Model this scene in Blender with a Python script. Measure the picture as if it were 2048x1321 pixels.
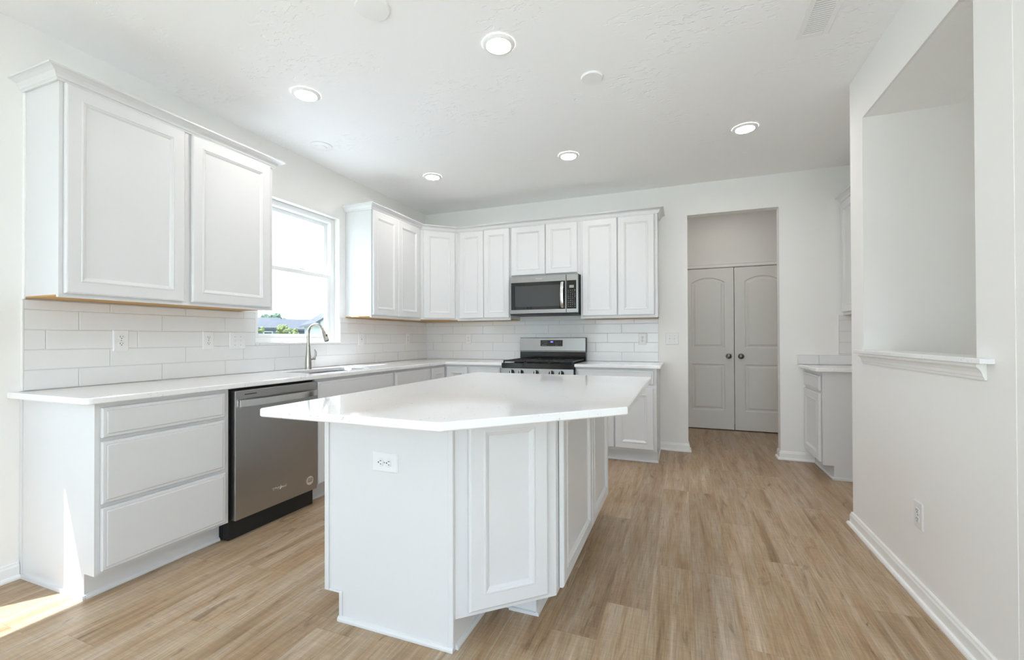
import bpy, bmesh, math, random
from mathutils import Matrix, Vector
S = bpy.context.scene
COL = S.collection
PI = math.pi
for o in list(bpy.data.objects):
    bpy.data.objects.remove(o, do_unlink=True)

# ------------------------------------------------------------------ camera
cd = bpy.data.cameras.new('camera'); cam = bpy.data.objects.new('camera', cd); COL.objects.link(cam)
yaw, pit, rol = 0.3672, 0.0067, -0.0032
cy_, sy_ = math.cos(yaw), math.sin(yaw)
R0 = Vector((cy_, sy_, 0)); F0 = Vector((-sy_, cy_, 0)); U0 = Vector((0, 0, 1))
F1 = F0*math.cos(pit) + U0*math.sin(pit); U1 = U0*math.cos(pit) - F0*math.sin(pit)
R2 = R0*math.cos(rol) + U1*math.sin(rol); U2 = U1*math.cos(rol) - R0*math.sin(rol)
M = Matrix((R2, U2, -F1)).transposed().to_4x4()
M.translation = Vector((3.0518, -4.8888, 1.1695))
cam.matrix_world = M
cd.sensor_fit = 'HORIZONTAL'; cd.sensor_width = 36.0
cd.lens = 36.0*885.6/2048
cd.shift_y = 10.4/2048
cd.clip_start = 0.05; cd.clip_end = 800
S.camera = cam

# ------------------------------------------------------------------ view, world, sun, sky portals
S.view_settings.view_transform = 'Standard'
try: S.view_settings.look = 'None'
except Exception: pass
S.view_settings.gamma = 1.0
S.view_settings.use_curve_mapping = False
S.view_settings.exposure = 1.31
try:
    S.cycles.use_denoising = True
    S.cycles.max_bounces = 12; S.cycles.diffuse_bounces = 8; S.cycles.glossy_bounces = 5
    S.cycles.transparent_max_bounces = 16; S.cycles.transmission_bounces = 6
    S.cycles.caustics_reflective = False; S.cycles.caustics_refractive = False
    S.cycles.sample_clamp_indirect = 6.0
except Exception: pass

world = bpy.data.worlds.new('world'); S.world = world; world.use_nodes = True
wn, wl = world.node_tree.nodes, world.node_tree.links
wn.clear()
wo = wn.new('ShaderNodeOutputWorld'); wb = wn.new('ShaderNodeBackground')
wt = wn.new('ShaderNodeTexCoord'); wsx = wn.new('ShaderNodeSeparateXYZ'); wr = wn.new('ShaderNodeValToRGB')
wl.new(wt.outputs['Generated'], wsx.inputs[0]); wl.new(wsx.outputs['Z'], wr.inputs[0])
wr.color_ramp.elements[0].position = 0.0; wr.color_ramp.elements[0].color = (0.71, 0.86, 1.0, 1)
wr.color_ramp.elements[1].position = 0.8; wr.color_ramp.elements[1].color = (0.56, 0.765, 1.0, 1)
wl.new(wr.outputs[0], wb.inputs['Color']); wl.new(wb.outputs[0], wo.inputs['Surface'])
wb.inputs['Strength'].default_value = 2.5

sd = bpy.data.lights.new('sun', 'SUN'); sun = bpy.data.objects.new('sun', sd); COL.objects.link(sun)
sd.energy = 8.0; sd.angle = math.radians(0.6); sd.color = (0.96, 0.97, 1.0)
sun.rotation_euler = Vector((1.0, 1.375, -2.85)).to_track_quat('-Z', 'Y').to_euler()
sun.location = (-8, -12, 20)

def portal(name, loc, sx, sz, inward):
    ld = bpy.data.lights.new(name, 'AREA'); ld.shape = 'RECTANGLE'; ld.size = sx; ld.size_y = sz
    ld.cycles.is_portal = True
    o = bpy.data.objects.new(name, ld); COL.objects.link(o)
    o.location = loc; o.rotation_euler = Vector(inward).to_track_quat('-Z', 'Z').to_euler()
portal('sky_portal_kitchen', (-0.17, -1.988, 1.728), 0.95, 1.20, (1, 0, 0))
portal('sky_portal_patio', (-0.17, -4.637, 1.02), 0.86, 2.06, (1, 0, 0))
REARW = [(0.8, 2.6), (3.0, 4.8), (5.2, 7.0)]
for a, b in REARW:
    portal('sky_portal_rear', ((a+b)/2, -7.52, 1.235), b-a, 2.2, (0, 1, 0))

# ------------------------------------------------------------------ material helpers
def mat(name, color=(0.8, 0.8, 0.8), rough=0.5, metal=0.0, spec=0.5, emit=None, estr=0.0, coat=0.0):
    m = bpy.data.materials.new(name); m.use_nodes = True
    b = m.node_tree.nodes['Principled BSDF']
    b.inputs['Base Color'].default_value = (*color, 1)
    b.inputs['Roughness'].default_value = rough; b.inputs['Metallic'].default_value = metal
    b.inputs['Specular IOR Level'].default_value = spec
    b.inputs['Coat Weight'].default_value = coat
    if emit:
        b.inputs['Emission Color'].default_value = (*emit, 1); b.inputs['Emission Strength'].default_value = estr
    return m
def N(m, t, **kw):
    n = m.node_tree.nodes.new(t)
    for k, v in kw.items(): setattr(n, k, v)
    return n
def L(m, a, b): m.node_tree.links.new(a, b)
def bsdf(m): return m.node_tree.nodes['Principled BSDF']
def math_n(m, op, a, b=None):
    n = N(m, 'ShaderNodeMath', operation=op)
    for i, v in enumerate((a, b)):
        if v is None: continue
        if isinstance(v, (int, float)): n.inputs[i].default_value = v
        else: L(m, v, n.inputs[i])
    return n.outputs[0]
def add_bump(m, scale, strength, dist=0.002, detail=3, coords='Object', stretch=None, rough=0.5):
    tc = N(m, 'ShaderNodeTexCoord'); no = N(m, 'ShaderNodeTexNoise'); bp = N(m, 'ShaderNodeBump')
    no.inputs['Scale'].default_value = scale; no.inputs['Detail'].default_value = detail
    no.inputs['Roughness'].default_value = rough
    if stretch:
        mp = N(m, 'ShaderNodeMapping'); mp.inputs['Scale'].default_value = stretch
        L(m, tc.outputs[coords], mp.inputs[0]); L(m, mp.outputs[0], no.inputs['Vector'])
    else: L(m, tc.outputs[coords], no.inputs['Vector'])
    bp.inputs['Strength'].default_value = strength; bp.inputs['Distance'].default_value = dist
    L(m, no.outputs['Fac'], bp.inputs['Height']); L(m, bp.outputs[0], bsdf(m).inputs['Normal'])
    return no

M_wall = mat('wall_paint', (0.865, 0.855, 0.835), 0.75, spec=0.3); add_bump(M_wall, 90, 0.08, 0.001)
M_trim = mat('trim_paint', (0.89, 0.89, 0.875), 0.4)
M_cab = mat('cabinet_paint', (0.725, 0.725, 0.73), 0.32); add_bump(M_cab, 25, 0.02, 0.001)
M_tan = mat('bare_wood', (0.55, 0.31, 0.10), 0.55); add_bump(M_tan, 12, 0.1, 0.001, stretch=(1, 12, 12))
M_tile = mat('glazed_tile', (0.78, 0.78, 0.78), 0.10); add_bump(M_tile, 9, 0.10, 0.002)
M_grout = mat('grout', (0.62, 0.62, 0.60), 0.9)
M_plate = mat('plate_plastic', (0.79, 0.79, 0.79), 0.3)
M_slot = mat('slot_dark', (0.015, 0.015, 0.015), 0.7)
M_vinyl = mat('window_vinyl', (0.85, 0.86, 0.86), 0.35)
M_black = mat('black_gloss', (0.010, 0.010, 0.011), 0.10)
M_bglass = mat('black_glass', (0.012, 0.012, 0.013), 0.03)
M_mesh = mat('oven_screen', (0.05, 0.053, 0.053), 0.16)
M_iron = mat('cast_iron', (0.012, 0.012, 0.013), 0.45)
M_dark = mat('black_plastic', (0.012, 0.012, 0.012), 0.5)
M_nickel = mat('brushed_nickel', (0.46, 0.43, 0.385), 0.24, metal=1.0)
M_knob = mat('dark_nickel', (0.20, 0.19, 0.175), 0.18, metal=1.0)
M_ddoor = mat('door_paint', (0.80, 0.79, 0.765), 0.45); add_bump(M_ddoor, 60, 0.06, 0.001)
M_steel = mat('stainless_steel', (0.36, 0.355, 0.345), 0.27, metal=1.0); add_bump(M_steel, 3, 0.05, 0.0005, stretch=(1, 1, 160))
M_steeld = mat('stainless_door', (0.44, 0.44, 0.435), 0.30, metal=1.0); add_bump(M_steeld, 3, 0.04, 0.0005, stretch=(160, 1, 1))
M_handle = mat('polished_steel', (0.74, 0.74, 0.73), 0.20, metal=1.0)
M_light = mat('lit_lens', (1, 1, 1), 0.5, emit=(1.0, 0.95, 0.92), estr=54.0)
M_lcd = mat('lcd_screen', (0.30, 0.33, 0.27), 0.3)
M_led = mat('clock_digits', (0.05, 0.05, 0.2), 0.5, emit=(0.25, 0.25, 1.0), estr=0.45)
M_print = mat('grey_print', (0.24, 0.25, 0.26), 0.5)
M_sticker = mat('sticker_tan', (0.62, 0.52, 0.44), 0.5)
M_ink = mat('sticker_ink', (0.05, 0.04, 0.035), 0.6)
M_siding = mat('house_siding_blue', (0.10, 0.15, 0.20), 0.8)
M_siding2 = mat('house_siding_grey', (0.14, 0.15, 0.17), 0.8)
M_sidingw = mat('house_siding_white', (0.50, 0.50, 0.50), 0.8)
M_roof = mat('roof_shingles', (0.085, 0.085, 0.095), 0.9)
M_hwin = mat('house_window_glass', (0.04, 0.05, 0.06), 0.1)
M_lawn = mat('lawn', (0.36, 0.39, 0.27), 0.95)
M_bounce = mat('bounce_concrete', (0.74, 0.75, 0.77), 0.9)
M_leaf = mat('leaves_dark', (0.09, 0.13, 0.085), 0.8)
M_leafy = mat('leaves_yellow', (0.17, 0.19, 0.075), 0.8)
M_bark = mat('bark', (0.16, 0.11, 0.08), 0.9)

# ceiling: knock-down texture
M_ceil = mat('ceiling_texture', (0.94, 0.94, 0.935), 0.85, spec=0.25)
def _ceil():
    m = M_ceil
    tc = N(m, 'ShaderNodeTexCoord'); mp = N(m, 'ShaderNodeMapping'); mp.inputs['Scale'].default_value = (1, 1.9, 1)
    mp.inputs['Rotation'].default_value = (0, 0, 0.5)
    a = N(m, 'ShaderNodeTexNoise'); a.inputs['Scale'].default_value = 22; a.inputs['Detail'].default_value = 4
    c = N(m, 'ShaderNodeTexNoise'); c.inputs['Scale'].default_value = 2.2; c.inputs['Detail'].default_value = 2
    L(m, tc.outputs['Object'], mp.inputs[0]); L(m, mp.outputs[0], a.inputs['Vector']); L(m, tc.outputs['Object'], c.inputs['Vector'])
    r = N(m, 'ShaderNodeValToRGB'); r.color_ramp.elements[0].position = 0.56; r.color_ramp.elements[1].position = 0.64
    r2 = N(m, 'ShaderNodeValToRGB'); r2.color_ramp.elements[0].position = 0.48; r2.color_ramp.elements[1].position = 0.66
    L(m, a.outputs['Fac'], r.inputs[0]); L(m, c.outputs['Fac'], r2.inputs[0])
    h = math_n(m, 'MULTIPLY', r.outputs[0], r2.outputs[0])
    bp = N(m, 'ShaderNodeBump'); bp.inputs['Strength'].default_value = 0.45; bp.inputs['Distance'].default_value = 0.006; bp.invert = True
    L(m, h, bp.inputs['Height']); L(m, bp.outputs[0], bsdf(m).inputs['Normal'])
_ceil()

# quartz: white with fine grey flecks
M_quartz = mat('white_quartz', (0.88, 0.90, 0.90), 0.07, spec=0.33)
def _quartz():
    m = M_quartz
    tc = N(m, 'ShaderNodeTexCoord')
    n1 = N(m, 'ShaderNodeTexNoise'); n1.inputs['Scale'].default_value = 95; n1.inputs['Detail'].default_value = 2
    n2 = N(m, 'ShaderNodeTexNoise'); n2.inputs['Scale'].default_value = 6; n2.inputs['Detail'].default_value = 3
    L(m, tc.outputs['Object'], n1.inputs['Vector']); L(m, tc.outputs['Object'], n2.inputs['Vector'])
    r = N(m, 'ShaderNodeValToRGB')
    r.color_ramp.elements[0].position = 0.66; r.color_ramp.elements[0].color = (0, 0, 0, 1)
    r.color_ramp.elements[1].position = 0.70; r.color_ramp.elements[1].color = (1, 1, 1, 1)
    r2 = N(m, 'ShaderNodeValToRGB'); r2.color_ramp.elements[0].position = 0.45; r2.color_ramp.elements[1].position = 0.62
    L(m, n1.outputs['Fac'], r.inputs[0]); L(m, n2.outputs['Fac'], r2.inputs[0])
    f = math_n(m, 'MULTIPLY', math_n(m, 'MULTIPLY', r.outputs[0], r2.outputs[0]), 0.85)
    mx = N(m, 'ShaderNodeMixRGB'); mx.inputs[1].default_value = (0.87, 0.87, 0.87, 1); mx.inputs[2].default_value = (0.45, 0.46, 0.50, 1)
    L(m, f, mx.inputs[0]); L(m, mx.outputs[0], bsdf(m).inputs['Base Color'])
_quartz()

# floor: vinyl planks running along y
M_floor = mat('vinyl_plank', (0.4, 0.3, 0.2), 0.38, spec=0.4)
def _floor():
    m = M_floor; W, LN = 0.178, 1.22
    tc = N(m, 'ShaderNodeTexCoord'); sx = N(m, 'ShaderNodeSeparateXYZ'); L(m, tc.outputs['Object'], sx.inputs[0])
    X, Y = sx.outputs['X'], sx.outputs['Y']
    xs = math_n(m, 'DIVIDE', math_n(m, 'ADD', X, 20.05), W); row = math_n(m, 'FLOOR', xs); fx = math_n(m, 'FRACT', xs)
    w1 = N(m, 'ShaderNodeTexWhiteNoise', noise_dimensions='1D'); L(m, row, w1.inputs['W'])
    ys = math_n(m, 'ADD', math_n(m, 'DIVIDE', math_n(m, 'ADD', Y, 40), LN), w1.outputs['Value'])
    colm = math_n(m, 'FLOOR', ys); fy = math_n(m, 'FRACT', ys)
    cv = N(m, 'ShaderNodeCombineXYZ'); L(m, row, cv.inputs[0]); L(m, colm, cv.inputs[1])
    w2 = N(m, 'ShaderNodeTexWhiteNoise', noise_dimensions='2D'); L(m, cv.outputs[0], w2.inputs['Vector'])
    rid = w2.outputs['Value']
    # grain coordinates, shifted per plank
    def coords(ax, ay, off):
        c = N(m, 'ShaderNodeCombineXYZ')
        L(m, math_n(m, 'ADD', math_n(m, 'MULTIPLY', X, ax), math_n(m, 'MULTIPLY', rid, off)), c.inputs[0])
        L(m, math_n(m, 'ADD', math_n(m, 'MULTIPLY', Y, ay), math_n(m, 'MULTIPLY', rid, off*1.7)), c.inputs[1])
        return c.outputs[0]
    def noise(ax, ay, off, det, ro=0.6, dist=0.0):
        n = N(m, 'ShaderNodeTexNoise'); n.inputs['Scale'].default_value = 1; n.inputs['Detail'].default_value = det
        n.inputs['Roughness'].default_value = ro; n.inputs['Distortion'].default_value = dist
        L(m, coords(ax, ay, off), n.inputs['Vector']); return n.outputs['Fac']
    bands = noise(16, 1.1, 37, 3, 0.55, 0.6)
    fine = noise(140, 5, 91, 4, 0.7)
    knots = noise(13, 2.6, 53, 4, 0.6, 1.6)
    saw = noise(9, 95, 17, 2)
    ramp = N(m, 'ShaderNodeValToRGB'); cr = ramp.color_ramp
    cr.elements[0].position = 0.26; cr.elements[0].color = (0.285, 0.192, 0.116, 1)
    cr.elements[1].position = 0.76; cr.elements[1].color = (0.65, 0.525, 0.41, 1)
    e = cr.elements.new(0.42); e.color = (0.455, 0.328, 0.213, 1)
    e = cr.elements.new(0.52); e.color = (0.47, 0.363, 0.25, 1)
    e = cr.elements.new(0.60); e.color = (0.50, 0.402, 0.305, 1)
    L(m, bands, ramp.inputs[0])
    ticks = noise(70, 9, 29, 3, 0.55, 1.0)
    patch = noise(5, 1.6, 61, 2)
    # plank tone
    tone = N(m, 'ShaderNodeValToRGB'); t = tone.color_ramp
    t.elements[0].position = 0.0; t.elements[0].color = (0.90, 0.89, 0.88, 1)
    t.elements[1].position = 1.0; t.elements[1].color = (1.08, 1.06, 1.04, 1)
    e = t.elements.new(0.45); e.color = (1.0, 0.97, 0.92, 1)
    L(m, rid, tone.inputs[0])
    def mul(a, b, fac=1.0):
        x = N(m, 'ShaderNodeMixRGB', blend_type='MULTIPLY'); x.inputs[0].default_value = fac
        L(m, a, x.inputs[1]); L(m, b, x.inputs[2]); return x.outputs[0]
    c = mul(ramp.outputs[0], tone.outputs[0])
    fr = N(m, 'ShaderNodeValToRGB'); fr.color_ramp.elements[0].position = 0.30; fr.color_ramp.elements[0].color = (0.58, 0.56, 0.54, 1)
    fr.color_ramp.elements[1].position = 0.62; fr.color_ramp.elements[1].color = (1.05, 1.05, 1.05, 1)
    L(m, fine, fr.inputs[0]); c = mul(c, fr.outputs[0], 0.8)
    kr = N(m, 'ShaderNodeValToRGB'); kr.color_ramp.elements[0].position = 0.28; kr.color_ramp.elements[0].color = (0.34, 0.29, 0.25, 1)
    kr.color_ramp.elements[1].position = 0.405; kr.color_ramp.elements[1].color = (1, 1, 1, 1)
    L(m, knots, kr.inputs[0]); c = mul(c, kr.outputs[0], 0.62)
    tr = N(m, 'ShaderNodeValToRGB'); tr.color_ramp.elements[0].position = 0.255; tr.color_ramp.elements[0].color = (0.36, 0.30, 0.25, 1)
    tr.color_ramp.elements[1].position = 0.315; tr.color_ramp.elements[1].color = (1, 1, 1, 1)
    L(m, ticks, tr.inputs[0]); c = mul(c, tr.outputs[0], 0.8)
    pr_ = N(m, 'ShaderNodeValToRGB'); pr_.color_ramp.elements[0].position = 0.35; pr_.color_ramp.elements[0].color = (0.93, 0.87, 0.80, 1)
    pr_.color_ramp.elements[1].position = 0.65; pr_.color_ramp.elements[1].color = (1.04, 1.05, 1.06, 1)
    L(m, patch, pr_.inputs[0]); c = mul(c, pr_.outputs[0], 1.0)
    sr = N(m, 'ShaderNodeValToRGB'); sr.color_ramp.elements[0].position = 0.40; sr.color_ramp.elements[0].color = (0.90, 0.90, 0.90, 1)
    sr.color_ramp.elements[1].position = 0.60; sr.color_ramp.elements[1].color = (1.04, 1.04, 1.04, 1)
    L(m, saw, sr.inputs[0]); c = mul(c, sr.outputs[0], 0.6)
    # seams
    sxm = math_n(m, 'LESS_THAN', fx, 0.010); sym = math_n(m, 'LESS_THAN', fy, 0.0018)
    seam = math_n(m, 'MAXIMUM', sxm, sym)
    sm = N(m, 'ShaderNodeMixRGB', blend_type='MULTIPLY'); L(m, math_n(m, 'MULTIPLY', seam, 0.30), sm.inputs[0])
    L(m, c, sm.inputs[1]); sm.inputs[2].default_value = (0.25, 0.20, 0.15, 1)
    L(m, sm.outputs[0], bsdf(m).inputs['Base Color'])
    bp = N(m, 'ShaderNodeBump'); bp.inputs['Strength'].default_value = 0.12; bp.inputs['Distance'].default_value = 0.001
    L(m, math_n(m, 'SUBTRACT', fine, seam), bp.inputs['Height']); L(m, bp.outputs[0], bsdf(m).inputs['Normal'])
_floor()

# glass panes: see-through with a weak mirror; left-wall panes get an added tint to cut incoming daylight
def glass(name, tint):
    m = bpy.data.materials.new(name); m.use_nodes = True
    n = m.node_tree.nodes; n.clear()
    o = n.new('ShaderNodeOutputMaterial'); t = n.new('ShaderNodeBsdfTransparent'); g = n.new('ShaderNodeBsdfGlossy'); x = n.new('ShaderNodeMixShader')
    t.inputs[0].default_value = (*tint, 1); g.inputs['Roughness'].default_value = 0.02; x.inputs[0].default_value = 0.05
    L(m, t.outputs[0], x.inputs[1]); L(m, g.outputs[0], x.inputs[2]); L(m, x.outputs[0], o.inputs[0])
    return m
M_glass = glass('clear_glass', (0.97, 0.985, 0.98))
M_dimglass = glass('dimming_glass', (0.80, 0.815, 0.82))      # light crosses two faces of each pane
# ------------------------------------------------------------------ mesh helpers
class MB:
    def __init__(self): self.bm = bmesh.new()
    def box(self, x0, x1, y0, y1, z0, z1, bev=0.0, seg=2):
        bm = bmesh.new()
        vs = [bm.verts.new((x, y, z)) for x in (x0, x1) for y in (y0, y1) for z in (z0, z1)]
        for f in ((0, 1, 3, 2), (4, 6, 7, 5), (0, 4, 5, 1), (2, 3, 7, 6), (0, 2, 6, 4), (1, 5, 7, 3)):
            bm.faces.new([vs[i] for i in f])
        if bev: bmesh.ops.bevel(bm, geom=bm.edges[:], offset=bev, segments=seg, affect='EDGES', profile=0.5)
        self.merge(bm); return self
    def merge(self, bm, mtx=None):
        if mtx: bmesh.ops.transform(bm, matrix=mtx, verts=bm.verts)
        me = bpy.data.meshes.new('t'); bm.to_mesh(me); bm.free(); self.bm.from_mesh(me); bpy.data.meshes.remove(me)
        return self
    def loops(self, rings, closed=True, cap0=False, cap1=False):
        bm = self.bm; R = [[bm.verts.new(p) for p in r] for r in rings]; n = len(rings[0])
        for a, b in zip(R, R[1:]):
            for i in range(n if closed else n-1):
                j = (i+1) % n
                try: bm.faces.new((a[i], a[j], b[j], b[i]))
                except ValueError: pass
        if cap0: bm.faces.new(R[0][::-1])
        if cap1: bm.faces.new(R[-1])
        return self
    def prism(self, poly, z0, z1, bev=0.0):
        if bev:
            rings = [[(x, y, z0) for x, y in inset(poly, bev)], [(x, y, z0+bev) for x, y in poly],
                     [(x, y, z1-bev) for x, y in poly], [(x, y, z1) for x, y in inset(poly, bev)]]
        else: rings = [[(x, y, z0) for x, y in poly], [(x, y, z1) for x, y in poly]]
        return self.loops(rings, cap0=True, cap1=True)
    def profile_x(self, poly, x0, x1):      # poly in (y,z), extruded along x
        return self.loops([[(x0, y, z) for y, z in poly], [(x1, y, z) for y, z in poly]], cap0=True, cap1=True)
    def panel(self, x0, x1, z0, z1, levels, yb=0.0):   # facing -y; levels = (inset, y)
        rings = [[(x0+i, y, z0+i), (x1-i, y, z0+i), (x1-i, y, z1-i), (x0+i, y, z1-i)] for i, y in levels]
        return self.loops(rings, cap0=True, cap1=True)
    def lathe(self, prof, seg=24, mtx=None, cap=True):
        bm = bmesh.new(); R = []
        for r, z in prof:
            R.append([bm.verts.new((max(r, 1e-5)*math.cos(2*PI*i/seg), max(r, 1e-5)*math.sin(2*PI*i/seg), z)) for i in range(seg)])
        for a, b in zip(R, R[1:]):
            for i in range(seg):
                j = (i+1) % seg; bm.faces.new((a[i], a[j], b[j], b[i]))
        if cap:
            bm.faces.new(R[0][::-1]); bm.faces.new(R[-1])
        return self.merge(bm, mtx)
    def tube(self, pts, rad, seg=14, cap=True):
        pts = [Vector(p) for p in pts]; n = len(pts); rads = rad if isinstance(rad, (list, tuple)) else [rad]*n
        bm = bmesh.new(); R = []; ref = None
        for i, p in enumerate(pts):
            t = (pts[min(i+1, n-1)] - pts[max(i-1, 0)]).normalized()
            if ref is None:
                ref = t.cross(Vector((0, 0, 1)));  ref = ref if ref.length > 0.1 else t.cross(Vector((0, 1, 0)))
            ref = (ref - t*ref.dot(t)).normalized(); bi = t.cross(ref)
            R.append([bm.verts.new(p + (ref*math.cos(2*PI*k/seg) + bi*math.sin(2*PI*k/seg))*rads[i]) for k in range(seg)])
        for a, b in zip(R, R[1:]):
            for k in range(seg):
                j = (k+1) % seg; bm.faces.new((a[k], a[j], b[j], b[k]))
        if cap: bm.faces.new(R[0][::-1]); bm.faces.new(R[-1])
        return self.merge(bm)
    def sweep(self, path, prof):            # path in plan, prof (out, z); outward = right of travel
        n = len(path); rings = []
        for i, (x, y) in enumerate(path):
            p = Vector((x, y)); d0 = (p-Vector(path[i-1])).normalized() if i else None
            d1 = (Vector(path[i+1])-p).normalized() if i < n-1 else None
            n0 = Vector((d0.y, -d0.x)) if d0 else None; n1 = Vector((d1.y, -d1.x)) if d1 else None
            if n0 and n1: mvec = (n0+n1); mvec = mvec/(mvec.dot(n0))
            else: mvec = n0 or n1
            rings.append([(x+mvec.x*o, y+mvec.y*o, z) for o, z in prof])
        return self.loops(rings, cap0=True, cap1=True)
    def build(self, name, m, parent=None, smooth=False, loc=None, rot=None):
        bm = self.bm
        bmesh.ops.recalc_face_normals(bm, faces=bm.faces)
        me = bpy.data.meshes.new(name); bm.to_mesh(me); bm.free()
        me.materials.append(m)
        if smooth:
            for p in me.polygons: p.use_smooth = True
            try: me.set_sharp_from_angle(angle=math.radians(38))
            except Exception: pass
        o = bpy.data.objects.new(name, me); COL.objects.link(o)
        if parent: o.parent = parent
        if loc: o.location = loc
        if rot: o.rotation_euler = rot
        return o
def inset(poly, d):
    n = len(poly); out = []
    area = sum(poly[i][0]*poly[(i+1) % n][1]-poly[(i+1) % n][0]*poly[i][1] for i in range(n))
    s = 1 if area > 0 else -1
    for i in range(n):
        a, p, b = Vector(poly[i-1]), Vector(poly[i]), Vector(poly[(i+1) % n])
        d0, d1 = (p-a).normalized(), (b-p).normalized()
        n0, n1 = Vector((-d0.y, d0.x))*s, Vector((-d1.y, d1.x))*s
        q = n0+n1; q = q/max(q.dot(n0), 0.2)
        out.append((p.x+q.x*d, p.y+q.y*d))
    return out
def rounded(poly, radii, seg=5):
    n = len(poly); out = []
    for i in range(n):
        r = radii[i] if isinstance(radii, (list, tuple)) else radii
        p = Vector(poly[i])
        if r <= 0: out.append(poly[i]); continue
        a, b = (Vector(poly[i-1])-p).normalized(), (Vector(poly[(i+1) % n])-p).normalized()
        ang = a.angle(b); t = r/math.tan(ang/2)
        p0, p1 = p+a*t, p+b*t; c = p+(a+b).normalized()*(r/math.sin(ang/2))
        v0, v1 = p0-c, p1-c; tot = v0.angle(v1); sg = 1 if v0.x*v1.y-v0.y*v1.x > 0 else -1
        for k in range(seg+1):
            th = sg*tot*k/seg; cs, sn = math.cos(th), math.sin(th)
            out.append((c.x+v0.x*cs-v0.y*sn, c.y+v0.x*sn+v0.y*cs))
    return out
def slab(outline, z0, z1, holes=(), bev=0.004):    # flat slab with holes, eased edges
    mb = MB(); bm = mb.bm
    def wall(poly, sgn):
        ins = inset(poly, bev*sgn)
        mb.loops([[(x, y, z0) for x, y in ins], [(x, y, z0+bev) for x, y in poly], [(x, y, z1-bev) for x, y in poly], [(x, y, z1) for x, y in ins]])
        return ins
    rims = [wall(outline, 1)] + [wall(h, -1) for h in holes]
    for z in (z0, z1):
        edges = []
        for r in rims:
            vs = [bm.verts.new((x, y, z)) for x, y in r]
            edges += [bm.edges.new((vs[i], vs[(i+1) % len(vs)])) for i in range(len(vs))]
        bmesh.ops.triangle_fill(bm, use_beauty=True, use_dissolve=False, edges=edges)
    bmesh.ops.remove_doubles(bm, verts=bm.verts, dist=1e-5)
    return mb

def tag(o, label=None, cat=None, group=None, kind=None):
    if label: o['label'] = label
    if cat: o['category'] = cat
    if group: o['group'] = group
    if kind: o['kind'] = kind
    return o
def empty(name, loc=(0, 0, 0), rz=0.0):
    o = bpy.data.objects.new(name, None); COL.objects.link(o); o.location = loc; o.rotation_euler = (0, 0, rz)
    o.empty_display_size = 0.1
    return o
def struct(mb, name, m, parent=None):
    o = mb.build(name, m, parent)
    if not parent: o['kind'] = 'structure'
    return o
def copy_tree(o, parent=None):
    c = o.copy(); COL.objects.link(c)
    if parent: c.parent = parent
    for ch in list(o.children): copy_tree(ch, c)
    return c
def text(s, size, name, m, parent, loc, rot, ext=0.0004, align='CENTER'):
    cu = bpy.data.curves.new('t', 'FONT'); cu.body = s; cu.size = size; cu.extrude = ext; cu.align_x = align; cu.align_y = 'CENTER'
    cu.resolution_u = 3
    to = bpy.data.objects.new('t', cu); COL.objects.link(to)
    bpy.context.view_layer.update()
    me = bpy.data.meshes.new_from_object(to.evaluated_get(bpy.context.evaluated_depsgraph_get()))
    bpy.data.objects.remove(to, do_unlink=True); bpy.data.curves.remove(cu)
    me.materials.clear(); me.materials.append(m); me.name = name
    o = bpy.data.objects.new(name, me); COL.objects.link(o); o.parent = parent; o.location = loc; o.rotation_euler = rot
    return o

H = 2.746
RA, RB = math.radians(90), math.radians(-90)     # facing +x / facing -x
# ================================================================== THE ROOM
struct(MB().box(-0.16, 8.2, -7.5, 1.9, -0.12, 0.0), 'floor', M_floor)
struct(MB().box(-0.16, 8.2, -7.5, 1.9, H, H+0.12), 'ceiling', M_ceil)
WY0, WY1, WZ0, WZ1 = -2.434, -1.540, 1.140, 2.312
PY0, PY1, PZ = -5.06, -4.215, 2.03
b = MB()
b.box(-0.16, 0, -7.5, PY0, 0, H).box(-0.16, 0, PY0, PY1, PZ, H).box(-0.16, 0, PY1, WY0, 0, H)
b.box(-0.16, 0, WY0, WY1, 0, WZ0).box(-0.16, 0, WY0, WY1, WZ1, H).box(-0.16, 0, WY1, 1.9, 0, H)
struct(b, 'wall_left', M_wall)
OX0, OX1, OZ = 3.105, 3.925, 2.427
XB = 4.74
b = MB().box(0, OX0, 0, 0.115, 0, H).box(OX0, OX1, 0, 0.115, OZ, H).box(OX1, XB+0.12, 0, 0.115, 0, H)
struct(b, 'wall_back', M_wall)
XS = 4.035
b = MB().box(XS, XS+0.12, -3.01, -1.758, 0, 1.075).box(XS, XS+0.012, -2.811, -1.758, 2.446, H).box(XS, XS+0.12, -3.01, -2.811, 2.446, H).box(XS+0.0018, XS+0.12, -3.7, -3.01, 0, H).box(XS, XS+0.12, -3.01, -2.811, 1.075, 2.446)
b.box(XS, 6.5, -1.758, -1.5588, 0, H).box(XS+0.12, 5.1, -3.01, -2.89, 0, H).box(5.1, 6.4, -3.01, -2.89, 2.446, H).box(6.4, 8.2, -3.01, -2.89, 0, H).box(6.4, 6.5, -2.89, -1.758, 0, H)
struct(b, 'wall_right', M_wall)
struct(MB().box(XS+0.12, 6.4, -2.89, -2.811, 2.446, 2.52).box(XS+0.0125, 6.4, -2.811, -1.758, 2.446, 2.52), 'ceiling_stair', M_ceil)
struct(MB().box(XB, XB+0.12, -1.5588, 0, 0, H), 'wall_bar', M_wall)
b = MB()
xs = [-0.16]+[v for w in REARW for v in w]+[8.2]
for i in range(0, len(xs), 2): b.box(xs[i], xs[i+1], -7.5, -7.35, 0, H)
for a, c in REARW: b.box(a, c, -7.5, -7.35, 0, 0.12).box(a, c, -7.5, -7.35, 2.35, H)
struct(b, 'wall_rear', M_wall)
struct(MB().box(8.1, 8.2, -7.35, -3.01, 0, H), 'wall_far_right', M_wall)
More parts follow.
